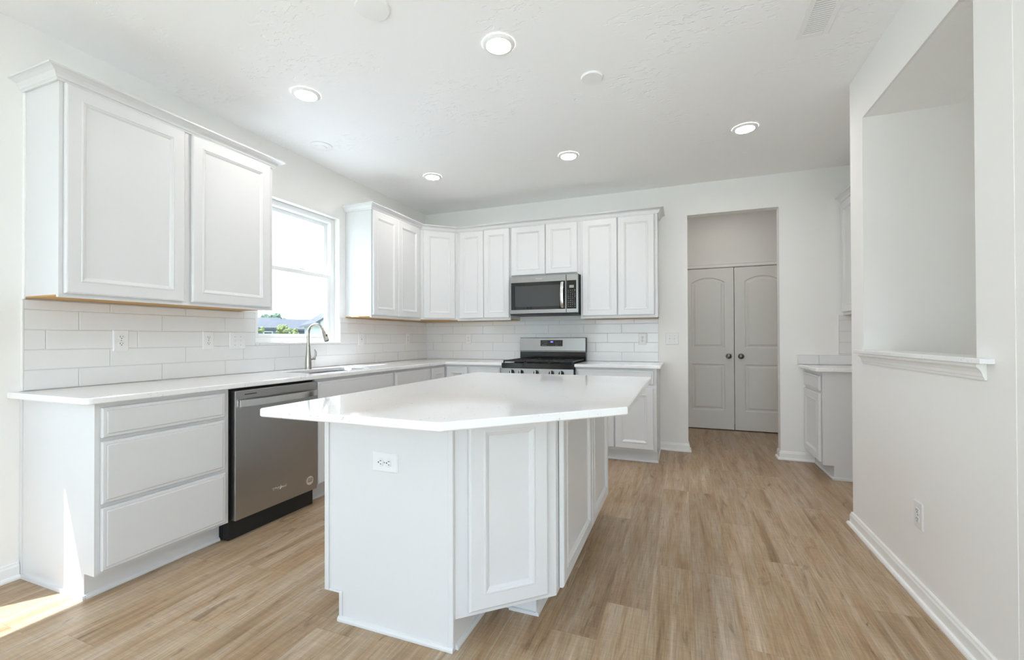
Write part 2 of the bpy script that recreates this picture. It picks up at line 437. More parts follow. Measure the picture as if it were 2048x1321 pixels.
# pantry passage behind the doorway
DX0, DX1, DY = 3.045, 4.273, 1.30
b = MB().box(2.85, DX0, DY, DY+0.12, 0, H).box(DX1, 4.55, DY, DY+0.12, 0, H).box(DX0, DX1, DY, DY+0.12, 2.056, H)
b.box(2.73, 2.85, 0.115, 1.9, 0, H).box(4.55, 4.67, 0.115, 1.9, 0, H).box(2.85, 4.55, 1.78, 1.9, 0, H)
struct(b, 'wall_pantry', M_wall)

# baseboards with shoe moulding: profile (out, z)
BB = [(0, 0.001), (0.028, 0.001), (0.028, 0.010), (0.024, 0.018), (0.014, 0.021), (0.014, 0.062), (0.010, 0.070), (0.009, 0.078), (0.004, 0.083), (0, 0.083)]
def base(name, *paths):
    b = MB()
    for p in paths: b.sweep(p, BB)
    return struct(b, name, M_trim)
base('baseboard_left', [(0, -3.7235), (0, -4.10)][::-1], [(0, -7.3), (0, -5.12)])
base('baseboard_back', [(2.832, 0), (OX0, 0), (OX0, 0.115)],
     [(OX1, 0.115), (OX1, 0), (4.199, 0)])
base('baseboard_right', [(5.0, -1.5588), (XS, -1.5588), (XS, -3.7)])
base('baseboard_pantry', [(2.85, 0.16), (2.85, 1.29)], [(4.55, 1.29), (4.55, 0.16)])

# kitchen window: vinyl single hung, drywall returns
w = empty('window_1', (0, 0, 0)); w['kind'] = 'structure'
def rect_frame(y0, y1, z0, z1, t, x0, x1, tb=None):
    tb = tb or t; b = MB()
    b.box(x0, x1, y0, y0+t, z0, z1, 0.003, 1).box(x0, x1, y1-t, y1, z0, z1, 0.003, 1)
    b.box(x0, x1, y0+t, y1-t, z1-t, z1, 0.003, 1).box(x0, x1, y0+t, y1-t, z0, z0+tb, 0.003, 1)
    return b
rect_frame(WY0+.001, WY1-.001, WZ0+.001, WZ1-.001, 0.045, -0.150, -0.060, 0.04).build('frame', M_vinyl, w)
rect_frame(WY0+.046, WY1-.046, 1.735, WZ1-.046, 0.036, -0.142, -0.108).build('sash', M_vinyl, w)
s2 = rect_frame(WY0+.046, WY1-.046, WZ0+.041, 1.775, 0.038, -0.104, -0.068, 0.03)
s2.box(-0.066, -0.056, -1.96, -1.90, 1.775, 1.79).build('sash', M_vinyl, w)
MB().box(-0.128, -0.124, WY0+.083, WY1-.083, 1.772, WZ1-.083).build('pane', M_dimglass, w)
MB().box(-0.088, -0.084, WY0+.085, WY1-.085, WZ0+.072, 1.736).build('pane', M_dimglass, w)
# patio door behind the camera
w = empty('door_3', (0, 0, 0)); w['kind'] = 'structure'
rect_frame(PY0+.001, PY1-.001, 0.002, PZ-.001, 0.05, -0.150, -0.05).build('frame', M_vinyl, w)
rect_frame(PY0+.051, PY1-.051, 0.053, PZ-.052, 0.085, -0.120, -0.08).build('sash', M_vinyl, w)
MB().box(-0.102, -0.098, PY0+.136, PY1-.136, 0.138, PZ-.137).build('pane', M_dimglass, w)
for k, (a, c) in enumerate(REARW):
    w = empty('window_%d' % (k+2), (0, 0, 0)); w['kind'] = 'structure'
    f = MB().box(a, a+.05, -7.48, -7.4, .121, 2.349).box(c-.05, c, -7.48, -7.4, .121, 2.349).box(a+.05, c-.05, -7.48, -7.4, .121, .17).box(a+.05, c-.05, -7.48, -7.4, 2.3, 2.349)
    f.box((a+c)/2-.03, (a+c)/2+.03, -7.48, -7.4, .17, 2.3).box(a+.05, c-.05, -7.47, -7.41, 1.31, 1.35).build('frame', M_vinyl, w)
    MB().box(a+.05, c-.05, -7.46, -7.456, .17, 2.3).build('pane', M_glass, w)

# pass-through ledge: quartz cap on a stepped apron moulding
LG = empty('trim_1', (0, 0, 0)); LG['kind'] = 'structure'
slab([(XS-0.040, -2.912), (XS-0.0005, -2.912), (XS-0.0005, -2.8105), (XS+0.135, -2.8105), (XS+0.135, -1.7585), (XS-0.0005, -1.7585), (XS-0.0005, -1.722), (XS-0.040, -1.722)],
     1.0755, 1.095, bev=0.002).build('cap', M_quartz, LG)
b = MB(); b.sweep([(XS, -1.755), (XS, -2.870)], [(0.0005, 1.018), (0.007, 1.018), (0.009, 1.028), (0.0115, 1.030), (0.014, 1.042), (0.020, 1.054), (0.028, 1.062), (0.030, 1.064), (0.030, 1.075), (0.0005, 1.075)])
b.build('apron', M_trim, LG)

# double pantry doors
def pantry_door(name, x0, x1, knob_x):
    t = empty(name, (0, 0, 0)); t['kind'] = 'structure'
    z0, z1 = 0.012, 2.048; yf, yb = DY-0.012, DY+0.022
    px0, px1 = x0+0.115, x1-0.105
    cx = (px0+px1)/2; hw = (px1-px0)/2; rise = 0.062; Rr = (hw*hw+rise*rise)/(2*rise)
    def lower(i): return [(px0+i, 0.246+i), (px1-i, 0.246+i), (px1-i, 0.832-i), (px0+i, 0.832-i)]
    zs = 1.872; cz = zs+rise-Rr
    def upper(i):
        p = [(px0+i, 1.036+i), (px1-i, 1.036+i)]
        for k in range(17):
            x = (px1-i)+(px0-px1+2*i)*k/16
            p.append((x, cz+math.sqrt((Rr-i)**2-(x-cx)**2)))
        return p
    mb = MB(); bm = mb.bm; edges = []
    for ring in ([(x0, z0), (x1, z0), (x1, z1), (x0, z1)], lower(0), upper(0)):
        vs = [bm.verts.new((x, yf, z)) for x, z in ring]
        edges += [bm.edges.new((vs[i], vs[(i+1) % len(vs)])) for i in range(len(vs))]
    bmesh.ops.triangle_fill(bm, use_beauty=True, use_dissolve=False, edges=edges)
    for fn in (lower, upper):
        mb.loops([[(x, yf+d, z) for x, z in fn(i)] for i, d in ((0, 0), (0.009, 0.0125), (0.024, 0.0135), (0.046, 0.002), (0.052, 0.002))], cap1=True)
    rect = [(x0, z0), (x1, z0), (x1, z1), (x0, z1)]
    mb.loops([[(x, yf, z) for x, z in rect], [(x, yb, z) for x, z in rect]], cap1=True)
    bmesh.ops.remove_doubles(bm, verts=bm.verts, dist=1e-5)
    mb.build('slab', M_ddoor, t)
    prof = [(0.030, 0.0), (0.031, 0.004), (0.026, 0.009), (0.011, 0.012), (0.010, 0.030), (0.020, 0.036), (0.027, 0.045), (0.028, 0.053), (0.024, 0.062), (0.012, 0.067), (0.001, 0.068)]
    k = MB().lathe([(r_*1.1, z_) for r_, z_ in prof], 24).build('knob', M_knob, t, True, (knob_x, yf-0.0005, 0.934), (RA, 0, 0))
    tag(k, 'dark satin nickel knob')
    return t
pantry_door('door_1', DX0+0.004, 3.6555, 3.595)
pantry_door('door_2', 3.6625, DX1-0.004, 3.733)
b = MB()
b.profile_x([(DY-.0005, 2.058), (DY-0.012, 2.058), (DY-0.016, 2.066), (DY-0.016, 2.092), (DY-0.022, 2.098), (DY-0.022, 2.108), (DY-.0005, 2.108)], DX0-0.06, DX1+0.06)
b.box(DX0-0.062, DX0-0.002, DY-0.016, DY-.0005, 0, 2.057).box(DX1+0.002, DX1+0.062, DY-0.016, DY-.0005, 0, 2.057)
struct(b, 'trim_2', M_trim)

# ================================================================== CABINETS (built facing -y, turned into place)
DOOR = [(0, 0), (0, -0.013), (0.004, -0.018), (0.008, -0.020), (0.058, -0.020), (0.061, -0.0225), (0.066, -0.0225), (0.069, -0.019), (0.074, -0.017), (0.082, -0.010), (0.083, -0.010)]
DRAW = [(0, 0), (0, -0.012), (0.003, -0.0155), (0.014, -0.0165), (0.0155, -0.0145), (0.018, -0.0195), (0.022, -0.020), (0.023, -0.020)]
def front(parent, kind, x0, x1, z0, z1):
    return MB().panel(x0, x1, z0, z1, DOOR if kind == 'door' else DRAW).build(kind, M_cab, parent, loc=(0, -0.0028, 0))
def wall_cabinet(loc, rz, w, z0, z1, depth, fronts, label, name='wall_cabinet', scribe=None):
    t = empty(name, (loc[0], loc[1], z0), rz)
    zz = z1-z0
    MB().box(0.0004, w-0.0004, 0, depth-0.0006, 0.012, zz).build('body', M_cab, t)
    u = MB().box(0.002, w-0.002, 0.019, depth-0.002, 0.005, 0.0118).build('underside_panel', M_tan, t); tag(u, 'tan unpainted wood underside')
    MB().box(0.0004, w-0.0004, 0, 0.0185, 0.0, 0.0118).build('bottom_rail', M_cab, t)
    for k, a, b_, c, d in fronts: front(t, k, a, b_, c-z0, d-z0)
    if scribe is not None:
        MB().box(scribe-0.006 if scribe == 0 else scribe, scribe if scribe == 0 else scribe+0.006, depth-0.020, depth-0.0006, 0.0, zz).build('scribe_strip', M_trim, t)
    tag(t, label, 'cabinet'); return t
def toe(parent, w, skew=0.0):
    b = MB().box(0.0006, w-0.0006, 0.075, 0.09, 0.0005, 0.1138)
    b.profile_x([(0.075, 0.0005), (0.064, 0.0005), (0.064, 0.008), (0.068, 0.016), (0.075, 0.020)], 0.0006, w-0.0006)
    return b.build('toe_kick', M_cab, parent)
def base_cabinet(loc, rz, w, fronts, label, depth=0.61, hollow=False, end=None, name='base_cabinet', kick=True):
    t = empty(name, (loc[0], loc[1], 0), rz); D = depth-0.0008
    b = MB()
    if hollow:
        b.box(0.0006, 0.018, 0.0, D, 0.114, 0.8835).box(w-0.018, w-0.0006, 0.0, D, 0.114, 0.8835).box(0.018, w-0.018, 0.0, 0.019, 0.114, 0.8835)
        b.box(0.018, w-0.018, D-0.012, D, 0.114, 0.8835).box(0.018, w-0.018, 0.019, D-0.012, 0.114, 0.13)
    else: b.box(0.0006, w-0.0006, 0.0, D, 0.114, 0.8835)
    b.build('body', M_cab, t)
    if kick: toe(t, w)
    P = [(0, 0.114), (0, 0.8835), (D, 0.8835), (D, 0.0005), (0.075, 0.0005), (0.075, 0.114)]
    SH = [(0.064, 0.0005), (D, 0.0005), (D, 0.018), (0.068, 0.018), (0.064, 0.010)]
    if end in ('left', 'both'):
        MB().profile_x(P, -0.0006, 0.0005).profile_x(SH, -0.011, -0.0006).box(-0.006, -0.0006, D-0.022, D, 0.018, 0.8835).build('end_panel', M_cab, t)
    if end in ('right', 'both'):
        MB().profile_x(P, w-0.0005, w+0.0006).profile_x(SH, w+0.0006, w+0.011).box(w+0.0006, w+0.006, D-0.022, D, 0.018, 0.8835).build('end_panel', M_cab, t)
    for f in fronts: front(t, *f)
    tag(t, label, 'cabinet'); return t

UZ0, UZ1 = 1.372, 2.400
# --- wall cabinets
wall_cabinet((0.305, -3.709), RA, 1.168, UZ0, UZ1, 0.305, [('door', 0.017, 0.558, 1.391, 2.394), ('door', 0.600, 1.138, 1.391, 2.394)],
             'large white two-door wall cabinet left of the window, nearest the camera', scribe=0)
wall_cabinet((0.305, -1.456), RA, 0.846, UZ0, UZ1, 0.305, [('door', 0.010, 0.401, 1.397, 2.394), ('door', 0.404, 0.800, 1.397, 2.394)],
             'white two-door wall cabinet right of the window, with a sunlit side')
t = empty('corner_wall_cabinet', (0, 0, UZ0))
MB().prism([(0.0006, -0.0006), (0.0006, -0.6096), (0.3046, -0.6096), (0.6096, -0.3046), (0.6096, -0.0006)], 0.012, UZ1-UZ0).build('body', M_cab, t)
u = MB().prism([(0.002, -0.002), (0.002, -0.608), (0.290, -0.608), (0.608, -0.290), (0.608, -0.002)], 0.005, 0.0118).build('underside_panel', M_tan, t); tag(u, 'tan unpainted wood underside')
fr_ = MB(); fr_.panel(0.032, 0.400, 0.025, 1.022, DOOR)
d = fr_.build('door', M_cab, t, loc=(0.3047, -0.6105, 0), rot=(0, 0, math.radians(45)))
tag(t, 'white angled corner wall cabinet with a single narrow door', 'cabinet')
wall_cabinet((0.6104, -0.305), 0, 0.6640, UZ0, UZ1, 0.305, [('door', 0.032, 0.3385, 1.397, 2.394), ('door', 0.3425, 0.656, 1.397, 2.394)],
             'white two-door wall cabinet between the corner cabinet and the microwave')
wall_cabinet((1.2748, -0.305), 0, 0.787, 1.836, UZ1, 0.305, [('door', 0.014, 0.404, 1.856, 2.394), ('door', 0.410, 0.757, 1.856, 2.394)],
             'short white two-door wall cabinet directly above the microwave')
wall_cabinet((2.0624, -0.305), 0, 0.7648, UZ0, UZ1, 0.305, [('door', 0.018, 0.3755, 1.397, 2.394), ('door', 0.3835, 0.736, 1.397, 2.394)],
             'white two-door wall cabinet right of the microwave')
wall_cabinet((4.435, -0.0006), RB, 0.555, UZ0, UZ1, 0.305, [('door', 0.020, 0.535, 1.397, 2.394)],
             'white wall cabinet on the far right, partly hidden by the right wall end')
# --- crown mouldings
CR = [(0.0008, 2.3965), (0.010, 2.3965), (0.012, 2.404), (0.018, 2.407), (0.021, 2.417), (0.029, 2.430), (0.044, 2.438), (0.054, 2.441), (0.060, 2.441), (0.060, 2.449), (0.0008, 2.449)]
def crown(path, label):
    b = MB().sweep(path, CR)
    o = b.build('crown_molding', M_cab); tag(o, label, 'crown molding', 'crown moldings on the wall cabinets'); return o
crown([(0.001, -3.709), (0.305, -3.709), (0.305, -2.541), (0.001, -2.541)], 'white crown molding on the large wall cabinet left of the window')
crown([(0.001, -1.456), (0.305, -1.456), (0.305, -0.61), (0.61, -0.305), (2.8274, -0.305), (2.8274, -0.001)], 'long white crown molding that turns the corner above the cooking wall')
crown([(4.435, -0.001), (4.435, -0.556), (4.739, -0.556)], 'short white crown molding on the far right cabinet by the doorway')

# --- base cabinets
base_cabinet((0.61, -3.715), RA, 0.621, [('drawer', 0.020, 0.590, 0.727, 0.862), ('drawer', 0.020, 0.590, 0.430, 0.709), ('drawer', 0.020, 0.594, 0.130, 0.411)],
             'white three-drawer base cabinet at the near end of the left counter', end='left')
base_cabinet((0.61, -2.454), RA, 0.914, [('drawer', 0.012, 0.895, 0.727, 0.862), ('door', 0.014, 0.452, 0.133, 0.709), ('door', 0.456, 0.895, 0.133, 0.709)],
             'white sink base cabinet beneath the faucet, with a wide false drawer', hollow=True)
base_cabinet((0.61, -1.54), RA, 0.625, [('drawer', 0.015, 0.613, 0.727, 0.862), ('door', 0.015, 0.312, 0.133, 0.709), ('door', 0.316, 0.613, 0.133, 0.709)],
             'white base cabinet between the sink base and the inside corner')
# corner (lazy susan) base: L in plan with two doors meeting at the inside corner
t = empty('corner_base_cabinet', (0, 0, 0))
MB().prism([(0.0008, -0.0008), (0.0008, -0.9142), (0.61, -0.9142), (0.61, -0.61), (0.9142, -0.61), (0.9142, -0.0008)], 0.114, 0.8835).build('body', M_cab, t)
MB().prism([(0.45, -0.45), (0.45, -0.9142), (0.535, -0.9142), (0.535, -0.535), (0.9142, -0.535), (0.9142, -0.45)], 0.0005, 0.1138).build('toe_kick', M_cab, t)
for loc, rz in (((0.6105, -0.9142, 0), RA), ((0.6105, -0.6105, 0), 0)):
    x0, x1 = (0.022, 0.276) if rz else (0.032, 0.288)
    MB().panel(x0, x1, 0.133, 0.862, DOOR).build('door', M_cab, t, loc=loc, rot=(0, 0, rz))
tag(t, 'white corner base cabinet with two doors meeting at the inside corner', 'cabinet')
base_cabinet((0.9150, -0.61), 0, 0.387, [('drawer', 0.008, 0.362, 0.727, 0.862), ('door', 0.008, 0.362, 0.133, 0.709)],
             'narrow white base cabinet just left of the range')
base_cabinet((2.0705, -0.61), 0, 0.757, [('drawer', 0.014, 0.732, 0.738, 0.865), ('door', 0.014, 0.3725, 0.133, 0.703), ('door', 0.3825, 0.732, 0.133, 0.703)],
             'white base cabinet right of the range with one wide drawer over two doors', end='right')
base_cabinet((4.13, -0.0008), RB, 0.554, [('drawer', 0.035, 0.520, 0.722, 0.848), ('door', 0.035, 0.520, 0.133, 0.700)],
             'white base cabinet right of the doorway with a drawer over a door', end='right')

# --- island: angled end cabinet, two-door cabinet, back cabinet and notched end panel
IY, IX0, IX1, IX2 = -3.421, 1.640, 2.2515, 2.5640
t = empty('angled_base_cabinet', (0, 0, 0))
MB().prism([(IX0, -3.4085), (IX1, -3.4085), (IX2, -3.125), (IX2, -3.1005), (IX0, -3.1005)], 0.114, 0.8835).build('body', M_cab, t)
b = MB().prism([(IX0+0.075, -3.4085), (IX1-0.001, -3.4085), (IX1-0.001, -3.1005), (IX0+0.075, -3.1005)], 0.0005, 0.1138)
b.sweep([(IX1-0.001, -3.4085), (IX1-0.001, -3.118)], [(0, 0.0005), (0.012, 0.0005), (0.012, 0.008), (0.008, 0.017), (0, 0.020)]).build('toe_kick', M_cab, t)
ang = math.atan2(-3.125+3.421, IX2-IX1); wd = math.hypot(-3.125+3.421, IX2-IX1)
MB().panel(0.048, wd-0.052, 0.135, 0.876, DOOR).build('door', M_cab, t, loc=(IX1+0.0016, -3.4102, 0), rot=(0, 0, ang-0.02))
tag(t, 'white angled cabinet with a diagonal door at the near end of the island', 'cabinet')
t = base_cabinet((IX2, -3.1000), RA, 1.220, [('door', 0.016, 0.641, 0.126, 0.876), ('door', 0.648, 1.205, 0.126, 0.876)],
                 'white two-door base cabinet along the right side of the island', depth=IX2-IX0, kick=False)
b = MB().box(0.0006, 1.2194, 0.093, IX2-IX0-0.075, 0.0005, 0.1138)
b.profile_x([(0.093, 0.0005), (0.081, 0.0005), (0.081, 0.008), (0.085, 0.017), (0.093, 0.020)], -0.011, 1.2194)
b.box(-0.011, 0.0006, 0.093, 0.215, 0.0005, 0.014).box(-0.004, 0.0006, 0.093, 0.108, 0.014, 0.1138).build('toe_kick', M_cab, t)
t = empty('island_end_panel', (0, IY, 0))
P = [(IX0+0.075, 0.0005), (IX1, 0.0005), (IX1, 0.8835), (IX0, 0.8835), (IX0, 0.114), (IX0+0.075, 0.114)]
MB().loops([[(x, 0, z) for x, z in P], [(x, 0.012, z) for x, z in P]], cap0=True, cap1=True).build('panel', M_cab, t)
for q in ((IX0, IX0+0.022, 0.114, 0.8835), (IX1-0.022, IX1, 0.02, 0.8835), (IX0+0.0225, IX0+0.075, 0.114, 0.122), (IX0+0.0755, IX0+0.092, 0.0205, 0.122)):
    MB().box(q[0], q[1], -0.006, -0.0003, q[2], q[3], 0.0015, 1).build('edge_strip', M_cab, t)
b = MB(); b.sweep([(IX0+0.072, -0.0003), (IX1, -0.0003), (IX1+0.0003, -0.0003)][:2], [(0, 0.0005), (0.012, 0.0005), (0.012, 0.009), (0.008, 0.017), (0, 0.020)]); b.build('shoe_molding', M_cab, t)
tag(t, 'plain white notched end panel on the near end of the island', 'panel')

# ================================================================== COUNTERTOPS
CZ0, CZ1 = 0.8842, 0.914
SX0, SX1, SY0, SY1 = 0.165, 0.530, -2.365, -1.735
hole = rounded([(SX0, SY0), (SX1, SY0), (SX1, SY1), (SX0, SY1)], 0.05)
o = slab(rounded([(0.0008, -3.765), (0.648, -3.765), (0.648, -0.648), (1.3035, -0.648), (1.3035, -0.0008), (0.0008, -0.0008)], [0, 0.03, 0.012, 0, 0, 0]), CZ0, CZ1, [hole]).build('countertop', M_quartz)
tag(o, 'white quartz counter that runs under the window and turns the corner to the range', 'countertop')
o = slab(rounded([(2.0700, -0.648), (2.872, -0.648), (2.872, -0.0008), (2.0700, -0.0008)], [0, 0.02, 0, 0]), CZ0, CZ1).build('countertop', M_quartz)
tag(o, 'short white quartz counter right of the range', 'countertop')
o = slab(rounded([(1.597, -3.705), (2.362, -3.715), (2.862, -3.206), (2.862, -1.872), (1.597, -1.872)], [0.015, 0.015, 0.015, 0.015, 0.015]), CZ0, CZ1).build('countertop', M_quartz)
tag(o, 'white quartz island countertop with one clipped corner', 'countertop')
o = slab(rounded([(4.078, -0.590), (XB-0.0008, -0.590), (XB-0.0008, -0.0008), (4.078, -0.0008)], [0.02, 0, 0, 0]), CZ0, CZ1).build('countertop', M_quartz)
tag(o, 'small white quartz counter right of the doorway', 'countertop')

# ================================================================== TILE BACKSPLASHES (4 x 16 tiles, one-third offset)
def tiles(name, label, to3, regions, joints, holes=(), edge=()):
    """regions/holes (u0,u1,z0,z1); joints(row) -> u of a joint; to3(u,d,z)"""
    TH, TW, G = 0.1016, 0.4105, 0.0021
    mb = MB()
    def b3(u0, u1, d0, d1, z0, z1, bev):
        a, c = to3(u0, d0, z0), to3(u1, d1, z1)
        mb_.box(min(a[0], c[0]), max(a[0], c[0]), min(a[1], c[1]), max(a[1], c[1]), z0, z1, bev, 1)
    cells = []
    for (u0, u1, z0, z1) in regions:
        for r in range(5):
            a, b_ = 0.9155+r*TH, 0.9155+(r+1)*TH
            a, b_ = max(a, z0), min(b_, z1)
            if b_-a < 0.006: continue
            j0 = joints(r); k = math.floor((u0-j0)/TW)
            while j0+k*TW < u1:
                p, q = max(u0, j0+k*TW), min(u1, j0+(k+1)*TW); k += 1
                if q-p > 0.006: cells.append((p, q, a, b_))
    for (h0, h1, hz0, hz1) in holes:
        nc = []
        for (p, q, a, b_) in cells:
            if q <= h0 or p >= h1 or b_ <= hz0 or a >= hz1: nc.append((p, q, a, b_)); continue
            if p < h0: nc.append((p, h0, a, b_))
            if q > h1: nc.append((h1, q, a, b_))
            pp, qq = max(p, h0), min(q, h1)
            if a < hz0: nc.append((pp, qq, a, hz0))
            if b_ > hz1: nc.append((pp, qq, hz1, b_))
        cells = nc
    t = empty(name, to3(regions[0][0], 0, 0.9155))
    off = t.location.copy()
    mb_ = mb
    for (p, q, a, b_) in cells:
        if q-p > 0.008 and b_-a > 0.008: b3(p+G, q-G, 0.003, 0.010, a+G, b_-G, 0.0014)
    o1 = mb.build('tiles', M_tile, t); o1.location = -off
    mb_ = MB()
    for (p, q, a, b_) in cells: b3(p, q, 0.0006, 0.0078, a, b_, 0)
    o2 = mb_.build('grout', M_grout, t); o2.location = -off
    if edge:
        mb_ = MB()
        for e in edge: b3(*e, 0)
        o3 = mb_.build('edge_strip', M_trim, t); o3.location = -off
    tag(t, label, 'backsplash'); return t
JL = [-3.495, -3.355, -3.629, -3.495, -3.355]
tiles('tile_backsplash', 'glossy white tile backsplash around and below the window', lambda u, d, z: (d, u, z),
      [(-3.712, -0.0108, 0.9155, 1.3715)], lambda r: JL[r], holes=[(WY0-0.002, WY1+0.002, WZ0-0.002, 1.5)],
      edge=[(-3.718, -3.7125, 0.0006, 0.011, 0.9155, 1.3715)])
JB = [0.799, 0.930, 0.650, 0.799, 0.930]
tiles('tile_backsplash', 'glossy white tile backsplash behind the range', lambda u, d, z: (u, -d, z),
      [(0.0008, 2.8185, 0.9155, 1.3715)], lambda r: JB[r], edge=[(2.819, 2.8255, 0.0006, 0.011, 0.9155, 1.3715)])
tiles('tile_backsplash', 'stepped white tile backsplash above the small counter right of the doorway', lambda u, d, z: (u, -d, z),
      [(4.066, XB-0.0108, 0.9155, 1.003), (4.396, XB-0.0108, 1.003, 1.3715)], lambda r: 4.65+0.13*r,
      edge=[(4.060, 4.0655, 0.0006, 0.011, 0.9155, 1.008), (4.0655, 4.3955, 0.0006, 0.011, 1.0035, 1.008), (4.390, 4.3955, 0.0006, 0.011, 1.0085, 1.3715)])

# ================================================================== SINK AND FAUCET
t = empty('kitchen_sink', ((SX0+SX1)/2, (SY0+SY1)/2, 0.70))
cx, cyy = t.location.x, t.location.y
def rr(g, z, r): return [(x-cx, y-cyy, z-0.70) for x, y in rounded([(SX0-g, SY0-g), (SX1+g, SY0-g), (SX1+g, SY1+g), (SX0-g, SY1+g)], r)]
MB().loops([rr(0.014, 0.8825, 0.06), rr(0.004, 0.8825, 0.052), rr(0.002, 0.870, 0.05), rr(-0.006, 0.72, 0.05), rr(-0.03, 0.703, 0.03), rr(-0.06, 0.700, 0.02)], cap1=True).build('basin', M_steel, t, True)
MB().lathe([(0.045, 0.0005), (0.045, 0.003), (0.036, 0.004), (0.032, 0.0015), (0.001, 0.001)], 20).build('drain', M_handle, t, True, (0, 0, 0.0005))
tag(t, 'stainless steel undermount sink set in the counter below the window', 'sink')
t = empty('faucet', (0.112, -2.025, 0.9145))
MB().lathe([(0.0275, 0), (0.0275, 0.004), (0.026, 0.008), (0.0262, 0.05), (0.0245, 0.085), (0.020, 0.125), (0.0165, 0.16), (0.0148, 0.195), (0.0142, 0.200), (0.001, 0.2)], 28).build('base', M_nickel, t, True)
ar = [(0, 0, 0.196), (0, 0, 0.245), (0, 0, 0.295)]
for k in range(1, 15):
    th = PI-PI*0.89*k/14; ar.append((0.082+0.082*math.cos(th), 0, 0.295+0.082*math.sin(th)))
MB().tube(ar, 0.0118, 16).build('spout', M_nickel, t, True)
ex, ez = ar[-1][0], ar[-1][2]; d = (Vector(ar[-1])-Vector(ar[-2])).normalized()
pts = [Vector((ex, 0, ez))+d*s for s in (0.0005, 0.004, 0.012, 0.05, 0.088, 0.094)]
h = MB().tube(pts, [0.0122, 0.0142, 0.0146, 0.017, 0.0195, 0.018], 20).build('spray_head', M_nickel, t, True)
p = pts[3]; MB().box(p.x+0.0145, p.x+0.0215, -0.006, 0.006, p.z-0.02, p.z+0.015, 0.002, 1).build('button', M_dark, h)
p0 = pts[-1]; MB().tube([p0, p0+d*0.002], 0.0165, 18).build('nozzle', M_dark, h)
hd = MB().tube([(0, 0.020, 0.078), (0.0, 0.058, 0.084)], [0.013, 0.0125], 16)
hd.lathe([(0.001, -0.013), (0.011, -0.012), (0.0155, -0.006), (0.016, 0.004), (0.012, 0.012), (0.001, 0.014)], 16, Matrix.Translation((0, 0.060, 0.085)))
hd.tube([(0.004, 0.064, 0.090), (0.010, 0.070, 0.112), (0.010, 0.072, 0.140), (0.004, 0.068, 0.160), (0.002, 0.066, 0.166)], [0.007, 0.0085, 0.0078, 0.005, 0.002], 12)
hd.build('handle', M_nickel, t, True)
tag(t, 'brushed nickel pull-down faucet standing behind the sink', 'faucet')

# ================================================================== DISHWASHER (faces +x)
t = empty('dishwasher', (0.6135, -3.0935, 0), RA)
MB().box(0.006, 0.632, 0.014, 0.56, 0.004, 0.875).build('tub', M_dark, t)
MB().box(0.004, 0.632, 0.058, 0.080, 0.004, 0.112).box(0.012, 0.03, 0.048, 0.058, 0.02, 0.06).box(0.60, 0.618, 0.050, 0.058, 0.028, 0.05).build('kick_plate', M_dark, t)
dr = MB().box(0.018, 0.630, -0.030, 0.010, 0.117, 0.868, 0.004, 2).build('door', M_steeld, t)
hb = MB()
rows = []
for k in range(13):
    u = k/12; x = 0.040+0.572*u; y = -0.034-0.030*math.sin(PI*min(1, max(0, u)))**0.55
    rows.append([(x, y, 0.772), (x, y-0.012, 0.774), (x, y-0.013, 0.793), (x, y-0.012, 0.812), (x, y, 0.814)])
hb.loops(rows, cap0=True, cap1=True)
h = hb.build('handle', M_handle, dr, True); tag(h, 'bright curved steel bar handle')
MB().box(0.075, 0.155, -0.0312, -0.0302, 0.8405, 0.8455).build('vent_slot', M_slot, dr)
st = MB().lathe([(0.030, 0), (0.030, 0.0006), (0.001, 0.0006)], 28).build('sticker', M_sticker, dr, False, (0.565, -0.0304, 0.190), (RA, 0, 0)); tag(st, 'round tan sticker')
bb = MB()
for k, (wd_, zz) in enumerate(((0.018, 0.014), (0.022, 0.006), (0.022, -0.002), (0.016, -0.008))): bb.box(-wd_, wd_, zz-0.0016, zz+0.0016, 0.0008, 0.0011)
bb.build('print', M_ink, st)
lg = text('Whirlpool', 0.026, 'emblem', M_handle, dr, (0.318, -0.0308, 0.220), (RA, 0, 0), 0.0008)
sw = MB().tube([(-0.012, -0.012, 0), (0.004, -0.010, 0), (0.014, 0.002, 0), (0.010, 0.013, 0), (0.002, 0.012, 0)], [0.0005, 0.0022, 0.0026, 0.0018, 0.0006], 6).build('swirl', M_handle, lg)
tag(t, 'stainless steel dishwasher under the left counter between drawer and sink bases', 'dishwasher')

# ================================================================== MICROWAVE
t = empty('microwave', (1.2985, -0.400, 1.4175))
MW, MH = 0.757, 0.4155
MB().box(0, MW, 0.022, 0.388, 0.012, MH).build('case', M_dark, t)
v = MB().box(0.006, MW-0.006, 0.006, 0.36, 0.0, 0.0118)
for k in range(16): v.box(0.04+k*0.043, 0.07+k*0.043, 0.002, 0.006, 0.001, 0.010)
v.build('vent_base', M_dark, t)
dr = MB().box(0.0, 0.6285, 0.0, 0.0215, 0.014, MH-0.001, 0.003, 1).build('door', M_steel, t)
MB().box(0.018, 0.620, -0.0012, 0.0005, 0.056, 0.350, 0.0004, 1).build('glass', M_bglass, dr)
MB().panel(0.062, 0.560, 0.088, 0.312, [(0, 0), (0, -0.0005), (0.02, -0.0005), (0.021, -0.0004)]).build('screen', M_mesh, dr, loc=(0, -0.0013, 0))
rows = []
for k in range(13):
    u = k/12; z = 0.072+0.262*u; y = -0.012-0.026*math.sin(PI*u)**0.6
    rows.append([(0.578, y, z), (0.578, y-0.010, z), (0.592, y-0.013, z), (0.607, y-0.010, z), (0.607, y, z)])
h = MB().loops(rows, cap0=True, cap1=True).box(0.584, 0.601, -0.014, -0.0013, 0.068, 0.084).box(0.584, 0.601, -0.014, -0.0013, 0.322, 0.338).build('handle', M_handle, dr, True)
tag(h, 'curved bright steel handle')
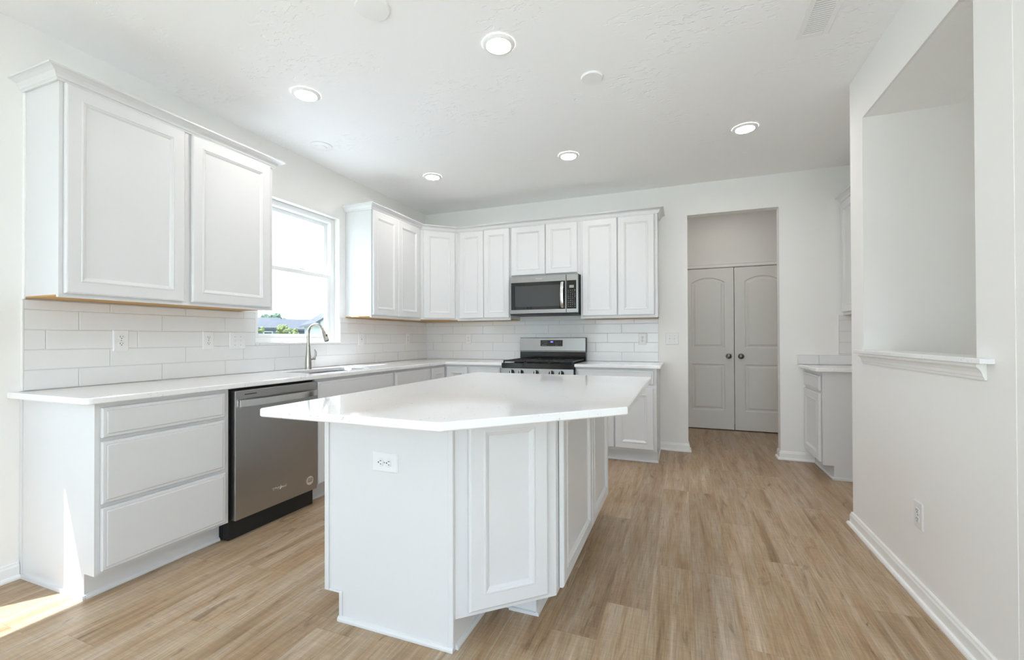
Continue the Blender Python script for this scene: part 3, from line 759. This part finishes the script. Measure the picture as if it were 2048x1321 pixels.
text('Whirlpool', 0.018, 'emblem', M_handle, dr, (0.335, -0.0006, 0.383), (RA, 0, 0), 0.0006)
cp = MB().box(0.6315, MW, 0.0, 0.0215, 0.014, MH-0.001, 0.003, 1).build('control_panel', M_steel, t)
MB().box(0.636, 0.737, -0.0012, 0.0005, 0.056, 0.350, 0.0004, 1).build('key_glass', M_bglass, cp)
MB().box(0.664, 0.712, -0.0018, -0.0013, 0.272, 0.300).build('display', M_lcd, cp)
kb = MB(); random.seed(4)
for r in range(9):
    for c in range(4):
        z = 0.245-r*0.021; x = 0.650+c*0.022
        kb.box(x, x+random.choice((0.006, 0.010, 0.012)), -0.0016, -0.0013, z, z+0.005)
kb.build('key_legend', M_print, cp)
tag(t, 'stainless steel over-the-range microwave with black glass door', 'microwave')

# ================================================================== RANGE
t = empty('gas_range', (1.3055, -0.02, 0))
RW = 0.762
MB().box(0.002, RW-0.002, -0.606, -0.012, 0.09, 0.862).box(0.03, RW-0.03, -0.56, -0.02, 0.001, 0.09).build('body', M_dark, t)
MB().box(0.002, RW-0.002, -0.635, -0.07, 0.8625, 0.915, 0.003, 1).build('cooktop', M_black, t)
cpn = MB().profile_x([(-0.6065, 0.770), (-0.650, 0.770), (-0.656, 0.776), (-0.646, 0.862), (-0.6365, 0.862), (-0.6065, 0.862)], 0.003, RW-0.003).build('control_panel', M_steel, t)
for kx in (0.122, 0.222, 0.381, 0.540, 0.640):
    kn = MB().lathe([(0.026, 0), (0.026, 0.006), (0.022, 0.008), (0.020, 0.026), (0.017, 0.030), (0.001, 0.031)], 22).build('knob', M_dark, cpn, True, (kx, -0.6515, 0.822), (RA-0.11, 0, 0))
    MB().box(-0.006, 0.006, -0.022, 0.022, 0.028, 0.040, 0.003, 1).build('grip', M_handle, kn)
od = MB().box(0.004, RW-0.004, -0.650, -0.607, 0.265, 0.764, 0.004, 1).build('oven_door', M_steel, t)
MB().box(0.10, RW-0.10, -0.6515, -0.6495, 0.36, 0.64, 0.0005, 1).build('window', M_bglass, od)
MB().tube([(0.08, -0.697, 0.715), (RW-0.08, -0.697, 0.715)], 0.012, 14).box(0.09, 0.11, -0.697, -0.6505, 0.705, 0.725).box(RW-0.11, RW-0.09, -0.697, -0.6505, 0.705, 0.725).build('handle', M_handle, od)
MB().box(0.004, RW-0.004, -0.648, -0.607, 0.095, 0.258, 0.004, 1).build('drawer', M_steel, t)
for g in range(3):
    x0 = 0.014+g*0.246; x1 = x0+0.242; gb = MB()
    for y in (-0.615, -0.355, -0.095): gb.box(x0, x1, y-0.006, y+0.006, 0.928, 0.942, 0.002, 1)
    for x in (x0+0.006, x1-0.006): gb.box(x-0.006, x+0.006, -0.620, -0.090, 0.928, 0.942, 0.002, 1)
    for y in (-0.485, -0.225):
        gb.box(x0, x1, y-0.005, y+0.005, 0.928, 0.942, 0.002, 1)
    gb.box((x0+x1)/2-0.005, (x0+x1)/2+0.005, -0.615, -0.095, 0.928, 0.942, 0.002, 1)
    for x in (x0+0.006, x1-0.006):
        for y in (-0.612, -0.098): gb.box(x-0.006, x+0.006, y-0.006, y+0.006, 0.9155, 0.930)
    gb.build('grate', M_iron, t)
    for y in ((-0.485, -0.225) if g != 1 else (-0.355,)):
        MB().lathe([(0.046, 0), (0.046, 0.004), (0.032, 0.006), (0.032, 0.010), (0.001, 0.011)], 20).build('burner', M_iron, t, True, ((x0+x1)/2, y, 0.9155))
bg = MB().box(0.0, RW, -0.068, -0.0015, 0.9155, 1.012, 0.002, 1)
bg.build('backguard', M_black, t)
bp = MB().profile_x([(-0.0015, 1.0125), (-0.062, 1.0125), (-0.074, 1.016), (-0.074, 1.021), (-0.070, 1.024), (-0.076, 1.028), (-0.066, 1.168), (-0.058, 1.174), (-0.0015, 1.174)], 0.0, RW-0.003).build('back_panel', M_steel, t)
MB().box(RW-0.003, RW, -0.070, -0.0015, 1.0125, 1.172).build('end_cap', M_dark, t)
tl = math.atan2(0.010, 0.140)
ds = MB().box(-0.128, 0.128, -0.0012, 0.0004, -0.034, 0.034, 0.0004, 1).build('display', M_bglass, bp, False, (0.375, -0.0714, 1.112), (-tl, 0, 0))
db = MB(); random.seed(9)
for r in range(3):
    for x in (-0.112, -0.095, -0.078, -0.060, 0.048, 0.070, 0.098):
        db.box(x, x+random.choice((0.006, 0.010, 0.013)), -0.0016, -0.0013, 0.016-r*0.020, 0.020-r*0.020)
db.build('legend', M_print, ds)
MB().box(-0.012, 0.018, -0.0017, -0.0013, 0.006, 0.022).build('clock', M_led, ds)
tag(t, 'stainless steel gas range with black cooktop and raised back panel', 'range')

# ================================================================== OUTLETS AND SWITCHES (built facing -y, standing upright)
def plate(t, w, h):
    return MB().loops([[(sx*(w/2-i), y, sz*(h/2-i)) for sx, sz in ((-1, -1), (1, -1), (1, 1), (-1, 1))] for i, y in ((0, 0), (0, -0.002), (0.004, -0.0055), (0.006, -0.006))], cap0=True, cap1=True).build('plate', M_plate, t)
def outlet(loc, rot, label, gfci=False):
    t = empty('electrical_outlet', loc); t.rotation_euler = rot
    plate(t, 0.078, 0.122)
    if gfci:
        r = MB().box(-0.0165, 0.0165, -0.0085, -0.0062, -0.033, 0.033, 0.001, 1).build('receptacle', M_plate, t)
        MB().box(-0.008, 0.008, -0.0095, -0.0086, -0.004, 0.000).box(-0.008, 0.008, -0.0095, -0.0086, 0.002, 0.006).build('test_button', M_print, r)
        sl = MB()
        for z in (-0.020, 0.022):
            MB().box(-0.008, -0.006, -0.0089, -0.0086, z-0.004, z+0.004).box(0.006, 0.008, -0.0089, -0.0086, z-0.004, z+0.004).build('slots', M_print, r)
    else:
        for z in (0.0195, -0.0195):
            pr = [(0.0165*math.cos(a), max(-0.0125, min(0.0125, 0.0165*math.sin(a)))) for a in [2*PI*k/28 for k in range(28)]]
            r = MB().loops([[(x*s_, y, zz*s_) for x, zz in pr] for s_, y in ((1, 0), (1, -0.0015), (0.93, -0.0025))], cap0=True, cap1=True).build('receptacle', M_plate, t, loc=(0, -0.0062, z))
            sl = MB().box(-0.0078, -0.0052, -0.0030, -0.0026, -0.001, 0.0075).box(0.0052, 0.0076, -0.0030, -0.0026, 0.0, 0.0070)
            sl.lathe([(0.0028, 0), (0.0028, 0.0004)], 10, Matrix.Translation((0, -0.0026, -0.0068)) @ Matrix.Rotation(RA, 4, 'X')).build('slots', M_slot, r)
        MB().lathe([(0.003, 0), (0.003, 0.0008)], 10).build('screw', M_print, t, False, (0, -0.0062, 0), (RA, 0, 0))
    tag(t, label, 'outlet', 'electrical outlets'); return t
def switch2(loc, rot, label):
    t = empty('light_switch', loc); t.rotation_euler = rot
    plate(t, 0.126, 0.122)
    for x in (-0.023, 0.023):
        MB().box(x-0.005, x+0.005, -0.0075, -0.0062, -0.012, 0.012, 0.0005, 1).profile_x([(-0.0076, -0.006), (-0.0076, 0.004), (-0.016, 0.010), (-0.017, 0.006)], x-0.0035, x+0.0035).build('toggle', M_plate, t)
        for z in (-0.030, 0.030): MB().lathe([(0.0026, 0), (0.0026, 0.0008)], 10).build('screw', M_print, t, False, (x, -0.0062, z), (RA, 0, 0))
    tag(t, label, 'light switch', 'light switches'); return t
TF = 0.0104
outlet((TF, -3.306, 1.163), (0, 0, RA), 'white outlet under the large wall cabinet, nearest the left end')
outlet((TF, -2.799, 1.160), (0, 0, RA), 'white outlet above the dishwasher, left of the double switch')
switch2((TF, -2.585, 1.156), (0, 0, RA), 'white double light switch on the tile just left of the window')
outlet((TF, -1.247, 1.163), (0, 0, RA), 'white outlet on the tile just right of the window', gfci=True)
outlet((TF, -0.433, 1.166), (0, 0, RA), 'white outlet on the left wall tile closest to the inside corner')
outlet((0.603, -TF, 1.160), (0, 0, 0), 'white outlet on the back tile between corner and range')
outlet((2.657, -TF, 1.155), (0, 0, 0), 'white outlet on the tile right of the range')
switch2((2.952, -0.0004, 1.159), (0, 0, 0), 'white double light switch on the painted wall left of the doorway')
outlet((XS-0.0004, -2.389, 0.374), (0, 0, RB), 'white outlet low on the right wall below the ledge')
outlet((1.945, IY-0.0004, 0.677), (0, math.radians(90), 0), 'white outlet lying sideways on the island end panel')

# ================================================================== CEILING FITTINGS
def downlight(x, y, label, lens=M_light):
    t = empty('recessed_light', (x, y, H-0.0006))
    MB().lathe([(0.088, 0.0), (0.088, -0.004), (0.082, -0.010), (0.066, -0.013), (0.064, -0.009), (0.060, -0.006)], 36, cap=False).build('trim_ring', M_trim, t, True)
    l = MB().lathe([(0.0625, -0.0065), (0.0625, -0.0085), (0.001, -0.009)], 32).build('lens', lens, t); tag(l, 'glowing white lens')
    tag(t, label, 'ceiling light', 'recessed ceiling lights'); return t
downlight(0.801, -2.714, 'lit recessed light nearest the large left wall cabinet')
downlight(2.142, -2.710, 'lit recessed light above the near end of the island, the biggest in view')
downlight(0.793, -1.157, 'lit recessed light nearest the back left corner')
downlight(2.144, -1.156, 'lit recessed light in front of the range wall, middle of the far row')
downlight(3.500, -1.160, 'lit recessed light in front of the doorway')
pl_ = bpy.data.lights.new('pantry_added_light', 'AREA'); pl_.shape = 'DISK'; pl_.size = 0.125; pl_.energy = 0.9; pl_.color = (1.0, 0.92, 0.85)  # unseen light without a fixture, added to brighten the pantry passage
plo = bpy.data.objects.new('pantry_added_light', pl_); COL.objects.link(plo); plo.location = (3.515, 0.62, H-0.004)
def cover(x, y, r, label, ring=False):
    t = empty('ceiling_cover', (x, y, H-0.0006))
    pr = [(r, 0), (r, -0.006), (r*0.93, -0.011), (0.001, -0.013)] if not ring else [(r, 0), (r, -0.005), (r*0.90, -0.009), (r*0.55, -0.010), (r*0.50, -0.016), (r*0.30, -0.019), (0.001, -0.019)]
    MB().lathe(pr, 36).build('disc', M_trim, t, True)
    tag(t, label, 'ceiling cover', 'round ceiling cover discs'); return t
cover(1.685, -3.170, 0.082, 'blank white cover disc on the ceiling cut by the top edge')
cover(2.551, -2.229, 0.066, 'blank white cover disc on the ceiling between the island light and the air vent')
cover(0.306, -2.080, 0.086, 'white disc with a raised center on the ceiling above the window', ring=True)
t = empty('air_vent', (3.690, -2.38, H-0.0006))
f = MB()
vx, vy = 0.073, 0.205
f.box(-vx, -vx+0.028, -vy, vy, -0.007, 0, 0.002, 1).box(vx-0.028, vx, -vy, vy, -0.007, 0, 0.002, 1).box(-vx+0.028, vx-0.028, -vy, -vy+0.028, -0.007, 0, 0.002, 1).box(-vx+0.028, vx-0.028, vy-0.028, vy, -0.007, 0, 0.002, 1)
f.build('frame', M_trim, t)
MB().box(-vx+0.028, vx-0.028, -vy+0.028, vy-0.028, -0.0008, 0).build('backing', M_slot, t)
for k in range(22):
    y = -vy+0.034+k*0.0162
    MB().loops([[(-vx+0.028, y, -0.0052), (-vx+0.028, y+0.0112, -0.0066), (-vx+0.028, y+0.0112, -0.0056), (-vx+0.028, y, -0.0042)],
                [(vx-0.028, y, -0.0052), (vx-0.028, y+0.0112, -0.0066), (vx-0.028, y+0.0112, -0.0056), (vx-0.028, y, -0.0042)]], cap0=True, cap1=True).build('slat', M_trim, t)
tag(t, 'white slatted air vent in the ceiling near the right wall', 'air vent')

# ================================================================== OUTSIDE THE WINDOW
GZ = -0.45
struct(MB().box(-260, 60, -120, 260, GZ-0.5, GZ), 'ground', M_lawn)
struct(MB().box(-9.0, -0.17, -17, -7.6, GZ+0.001, -0.14).box(-9.0, -0.17, -3.0, 3.0, GZ+0.001, -0.14).box(-0.17, 9, -17, -7.51, GZ+0.001, -0.14), 'bounce_patio', M_bounce)  # unseen pale paving, added to bounce sunlight in through the windows
def house(loc, rz, w, d, hw, hr, siding, label, wins, overhang=0.5):
    t = empty('house', (loc[0], loc[1], GZ), rz)
    MB().box(-w/2, w/2, -d/2, d/2, 0.0, hw).loops([[(-w/2, -d/2, hw), (-w/2, d/2, hw), (-w/2, 0, hw+hr-0.15)], [(w/2, -d/2, hw), (w/2, d/2, hw), (w/2, 0, hw+hr-0.15)]], cap0=True, cap1=True).build('walls', siding, t)
    o_ = overhang; zl = hw-o_*hr/(d/2)
    MB().loops([[(x, -d/2-o_, zl), (x, 0, hw+hr), (x, d/2+o_, zl), (x, d/2+o_, zl+0.22), (x, 0, hw+hr+0.25), (x, -d/2-o_, zl+0.22)] for x in (-w/2-0.4, w/2+0.4)], cap0=True, cap1=True).build('roof', M_roof, t)
    for (x, z, ww, hh) in wins:
        f = MB().box(x-ww/2-0.12, x+ww/2+0.12, -d/2-0.06, -d/2-0.002, z-0.12, z+hh+0.12).build('window', M_sidingw, t)
        MB().box(x-ww/2, x+ww/2, -d/2-0.08, -d/2-0.061, z, z+hh).build('pane', M_hwin, f)
    tag(t, label, 'house', 'houses seen through the window'); return t
C0 = Vector((3.05, -4.89))
def at(dx, dy, dist): return (C0.x+dx*dist, C0.y+dy*dist)
def face(dx, dy): return math.atan2(-dy, -dx)+PI/2
def px_dir(u):                      # plan direction seen through the window at a given bearing
    v = F1 + R2*((u-1024)/885.6); return Vector((v.x, v.y)).normalized()
def beside(u, dist, shift, name):
    d_ = px_dir(u); r_ = Vector((d_.y, -d_.x)); return Vector(C0)+d_*dist+r_*shift, math.atan2(-d_.y, -d_.x)+PI/2
wn_ = [(-3.4, 0.9, 1.4, 1.5), (0.9, 0.9, 0.75, 1.5), (2.1, 0.9, 0.75, 1.5), (4.2, 0.9, 0.75, 1.5)]
p_, rz_ = beside(556, 62, -5.6, '')
house((p_.x, p_.y), rz_+0.10, 11, 8, 2.85, 1.15, M_siding, 'blue-grey house far outside the window, left of the others', wn_)
p_, rz_ = beside(569, 72, 5.2, '')
house((p_.x, p_.y), rz_-0.08, 10.4, 8, 2.9, 1.35, M_siding2, 'grey house far outside the window, behind the faucet', [(-3.6, 0.9, 0.8, 1.5), (-1.6, 0.9, 0.8, 1.5)])
gd = Vector((-0.7165, 0.6976)); gr = Vector((gd.y, -gd.x)); gp = Vector(C0)+gd*46+gr*5.5+gd*6
house((gp.x, gp.y), math.atan2(-gd.y, -gd.x)+0.12, 12, 10.4, 3.25, 3.4, M_sidingw, 'white gabled house outside the window, at its right edge', [(-2.0, 1.0, 1.2, 1.5)])
def tree(loc, h, r, m, label, seed):
    random.seed(seed)
    t = empty('tree', (loc[0], loc[1], GZ))
    MB().tube([(0, 0, 0), (0.05, 0, h*0.3), (0, 0.05, h*0.6)], [0.03*r+0.06, 0.03*r+0.04, 0.04], 8).build('trunk', M_bark, t)
    b = MB()
    for k in range(46):
        a = random.uniform(0, 2*PI); z = random.uniform(0.30, 0.92); q = r*0.78*math.sqrt(random.random())*(1-0.75*abs(z-0.5)**1.2)
        bm = bmesh.new(); bmesh.ops.create_icosphere(bm, subdivisions=2, radius=r*random.uniform(0.14, 0.30))
        for v_ in bm.verts: v_.co *= random.uniform(0.60, 1.35)
        b.merge(bm, Matrix.Translation((q*math.cos(a), q*math.sin(a), z*h)))
    b.build('crown', m, t)
    tag(t, label, 'tree', 'trees seen through the window')
for i, (u, dist, h, r, m, lb) in enumerate((
        (518, 124, 6.9, 2.2, M_leaf, 'dark tree behind the blue-grey house, at its left end'),
        (547, 104, 6.6, 3.4, M_leaf, 'dark tree behind the right end of the blue-grey house'),
        (592, 112, 5.6, 2.8, M_leaf, 'dark tree behind the grey house seen left of the faucet'),
        (516, 46, 2.9, 0.75, M_leafy, 'yellow-green tree in front of the blue-grey house, by the left window edge'),
        (565, 46, 3.1, 0.70, M_leafy, 'yellow-green tree between the two far houses'),
        (588, 44, 2.7, 0.65, M_leafy, 'yellow-green tree in front of the grey house, beside the faucet'))):
    d_ = px_dir(u); tree((C0.x+d_.x*dist, C0.y+d_.y*dist), h, r, m, lb, i+3)
